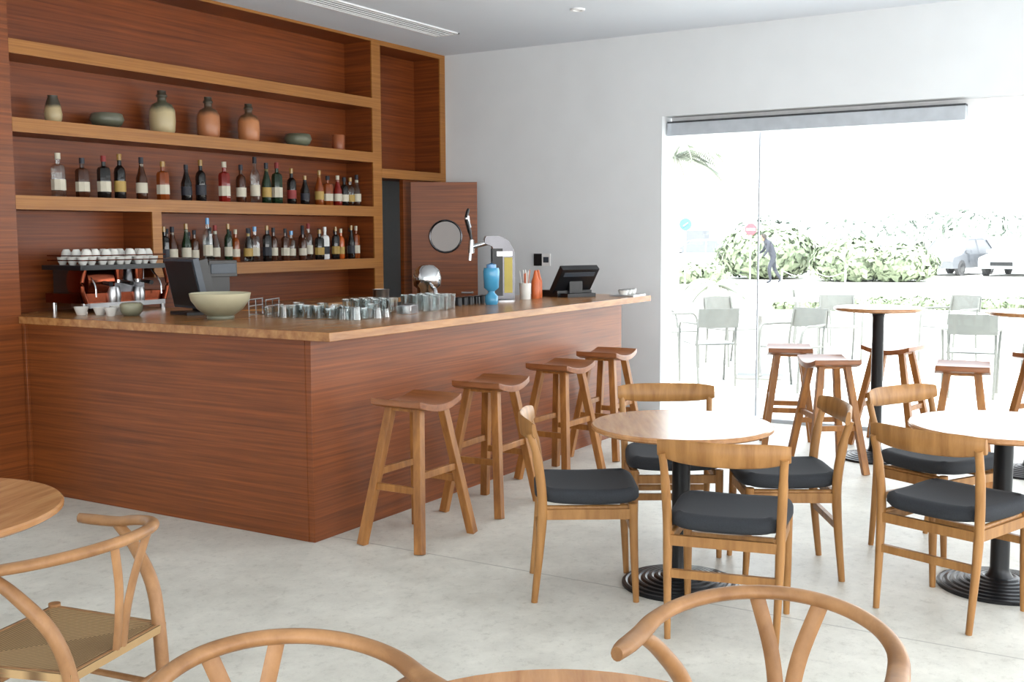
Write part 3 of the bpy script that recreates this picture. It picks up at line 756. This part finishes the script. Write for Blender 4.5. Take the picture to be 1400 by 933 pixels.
def car(paint):
    b=MB()
    def prism(prof,w0,w1,mat):
        n=len(prof); vs=[(x,-w0 if z<.85 else -w1,z) for x,z in prof]+[(x,w0 if z<.85 else w1,z) for x,z in prof]
        b.add(vs,[tuple(range(n)),tuple(range(2*n-1,n-1,-1))]+[(k,(k+1)%n,n+(k+1)%n,n+k) for k in range(n)],mat)
    prism([(-2.1,.3),(2.1,.3),(2.15,.55),(2.05,.72),(1.2,.84),(-1.9,.84),(-2.15,.7)],.86,.82,paint)
    prism([(-1.75,.84),(1.15,.84),(.45,1.36),(-1.2,1.38)],.82,.66,'carglass')
    prism([(-1.15,1.37),(.42,1.35),(.3,1.43),(-1.0,1.45)],.66,.64,paint)
    for s in (-1,1):
        b.sweep([(1.15,s*.80,.84),(.45,s*.665,1.37)],.03,paint,n=6); b.sweep([(-1.75,s*.80,.84),(-1.2,s*.665,1.39)],.04,paint,n=6); b.sweep([(-.3,s*.81,.84),(-.3,s*.67,1.38)],.03,paint,n=6)
        for x in (-1.3,1.35):
            b.cyl((x,s*.72,.31),(x,s*.88,.31),.31,.31,'tyre',24); b.cyl((x,s*.88,.31),(x,s*.89,.31),.18,.18,'steel',16)
        b.box(2.08,2.16,s*.68-.15,s*.68+.15,.58,.7,'whitem'); b.box(-2.17,-2.1,s*.7-.12,s*.7+.12,.6,.75,'redm')
        b.box(.75,.9,s*.9-.08,s*.9+.08,.88,1.0,paint)
    b.box(2.1,2.17,-.4,.4,.42,.56,'blackpl')
    return b.mesh('car')
cars={k:car(k) for k in ('carsil','carwhite','cardark')}
for d,a,r,k in ((44,.402,165,'cardark'),(43,.460,170,'carsil'),(54,.345,200,'carwhite'),(50,.170,110,'carsil'),(60,.435,195,'carwhite'),(46,.51,190,'carsil')):
    place('parked_car',cars[k],far(d,a,-.06),r)
def f(b):
    b.cyl((0,0,0),(0,0,1.95),.025,.025,'fence'); X=Matrix.Translation((-.04,0,1.80))@Matrix.Rotation(math.radians(90),4,'Y')
    b.lathe([(0,-.01),(.2,-.01),(.2,.01),(0,.01)],'redm',n=8,X=X)
    b.box(-.055,-.05,-.14,.14,1.765,1.835,'whitem')
single('stop_sign',f,far(36,.216,-.06),28)
def f(b):
    b.cyl((0,0,0),(0,0,2.1),.025,.025,'fence'); X=Matrix.Translation((-.04,0,1.95))@Matrix.Rotation(math.radians(90),4,'Y')
    b.lathe([(0,-.01),(.19,-.01),(.19,.01),(0,.01)],'bluem',n=24,X=X)
    b.sweep([(-.06,.07,1.9),(-.06,-.07,2.0)],[(.025,.01)]*2,'whitem',rect=True)
single('direction_road_sign',f,far(34,.157,-.06),28)
def f(b):
    for i in range(3):
        b.cyl((0,-i*1.0,0),(0,-i*1.0,.6),.025,.025,'fence')
        if i<2: b.sweep(smooth([(0,-i*1.0,.55),(0,-i*1.0-.5,.4),(0,-i*1.0-1.0,.55)],5),.012,'fence',n=6)
single('rope_fence',f,far(33,.245,-.06),-10)
def f(b):
    b.box(0,10,0,14,0,3,'whitem'); b.box(-.02,0,1,3,1,2,'carglass'); b.box(-.02,0,5,7,1,2,'carglass'); b.box(-.2,10.2,-.2,14.2,3,3.2,'paver')
single('white_building',f,far(90,.19,-.06),30)
# distant pedestrian, leaning forward in mid stride (one continuous skinned figure)
def person(loc,rz):
    vs=[(0,0,.93),(.06,0,1.08),(.16,0,1.26),(.23,0,1.38),(.28,0,1.45),(.33,0,1.53),(.36,0,1.60),
        (.2,.18,1.34),(.26,.23,1.08),(.38,.2,.90),(.2,-.18,1.34),(.28,-.23,1.10),(.44,-.18,1.0),
        (0,.09,.88),(.16,.10,.5),(.10,.1,.08),(.25,.11,.03),(0,-.09,.88),(-.06,-.1,.48),(-.28,-.1,.12),(-.18,-.1,.03)]
    es=[(0,1),(1,2),(2,3),(3,4),(4,5),(5,6),(3,7),(7,8),(8,9),(3,10),(10,11),(11,12),(0,13),(13,14),(14,15),(15,16),(0,17),(17,18),(18,19),(19,20)]
    rad=[.15,.13,.16,.1,.06,.1,.07,.07,.05,.035,.07,.05,.035,.1,.07,.045,.04,.1,.07,.045,.04]
    me=bpy.data.meshes.new('pedestrian'); me.from_pydata(vs,es,[])
    me.materials.append(M['navy'])
    o=place('pedestrian',me,loc,rz)
    md=o.modifiers.new('skin','SKIN')
    if not me.skin_vertices:
        bpy.context.view_layer.objects.active=o
        bpy.ops.mesh.customdata_skin_add()
    for i,r in enumerate(rad): me.skin_vertices[0].data[i].radius=(r,r)
    me.skin_vertices[0].data[0].use_root=True
    sb=o.modifiers.new('sub','SUBSURF'); sb.levels=2; sb.render_levels=2
    b=MB(); b.lathe([(0,1.40),(.07,1.43),(.09,1.52),(.075,1.6),(0,1.64)],'skin',(.36,0,0)); b.lathe([(.098,1.5),(.1,1.58),(.07,1.645),(0,1.66)],'hair',(.335,0,0))
    h=place('head',b.mesh('head',60)); h.parent=o
try: person(far(37,.237,-.06),120)
except Exception as e: print('person',e)

# ------------------------------------------------------------------ lights & world
w=bpy.data.worlds.new('World'); scene.world=w; w.use_nodes=True
nt=w.node_tree; bg=nt.nodes['Background']
tc=nt.nodes.new('ShaderNodeTexCoord'); s=nt.nodes.new('ShaderNodeSeparateXYZ'); nt.links.new(tc.outputs['Generated'],s.inputs[0])
r=nt.nodes.new('ShaderNodeValToRGB'); r.color_ramp.elements[0].position=.0; r.color_ramp.elements[1].position=.7
r.color_ramp.elements[0].color=(1,.985,.955,1); r.color_ramp.elements[1].color=(.83,.91,1,1)
nt.links.new(s.outputs['Z'],r.inputs['Fac']); nt.links.new(r.outputs['Color'],bg.inputs['Color']); bg.inputs['Strength'].default_value=5.5
su=bpy.data.lights.new('sun','SUN'); su.energy=14; su.angle=.02; su.color=(1,.95,.86)
so=bpy.data.objects.new('sun',su); scene.collection.objects.link(so); so.rotation_euler=V((.45,.2,-1)).to_track_quat('-Z','Y').to_euler()
def portal(name,loc,rot,sx,sy):
    l=bpy.data.lights.new(name,'AREA'); l.shape='RECTANGLE'; l.size=sx; l.size_y=sy; l.cycles.is_portal=True
    o=bpy.data.objects.new(name,l); scene.collection.objects.link(o); o.location=loc; o.rotation_euler=rot
portal('portal_window',(W+.25,-2.76,1.28),(0,math.radians(90),0),2.56,5.7)
portal('portal_side',(-1.7,-6.75,1.5),(math.radians(90),0,0),12.5,2.5)
portal('portal_back',(-8.25,-4.1,1.35),(0,math.radians(-90),0),2.7,5.2)
# camera
cam=bpy.data.cameras.new('camera'); co=bpy.data.objects.new('camera',cam); scene.collection.objects.link(co); scene.camera=co
cam.sensor_width=36; cam.sensor_fit='HORIZONTAL'; cam.lens=1506/1400*36; cam.clip_end=500; cam.clip_start=.05
yaw,pitch,roll=.547,-.095,-.005
F=V((math.cos(yaw)*math.cos(pitch),math.sin(yaw)*math.cos(pitch),math.sin(pitch))); R=V((math.sin(yaw),-math.cos(yaw),0)); U=R.cross(F)
R2=R*math.cos(roll)+U*math.sin(roll); U2=U*math.cos(roll)-R*math.sin(roll)
mt=Matrix((R2,U2,-F)).transposed().to_4x4(); mt.translation=V((-4.184,-3.736,1.56)); co.matrix_world=mt
try: scene.view_settings.view_transform='Standard'; scene.view_settings.exposure=0
except Exception as e: print(e)
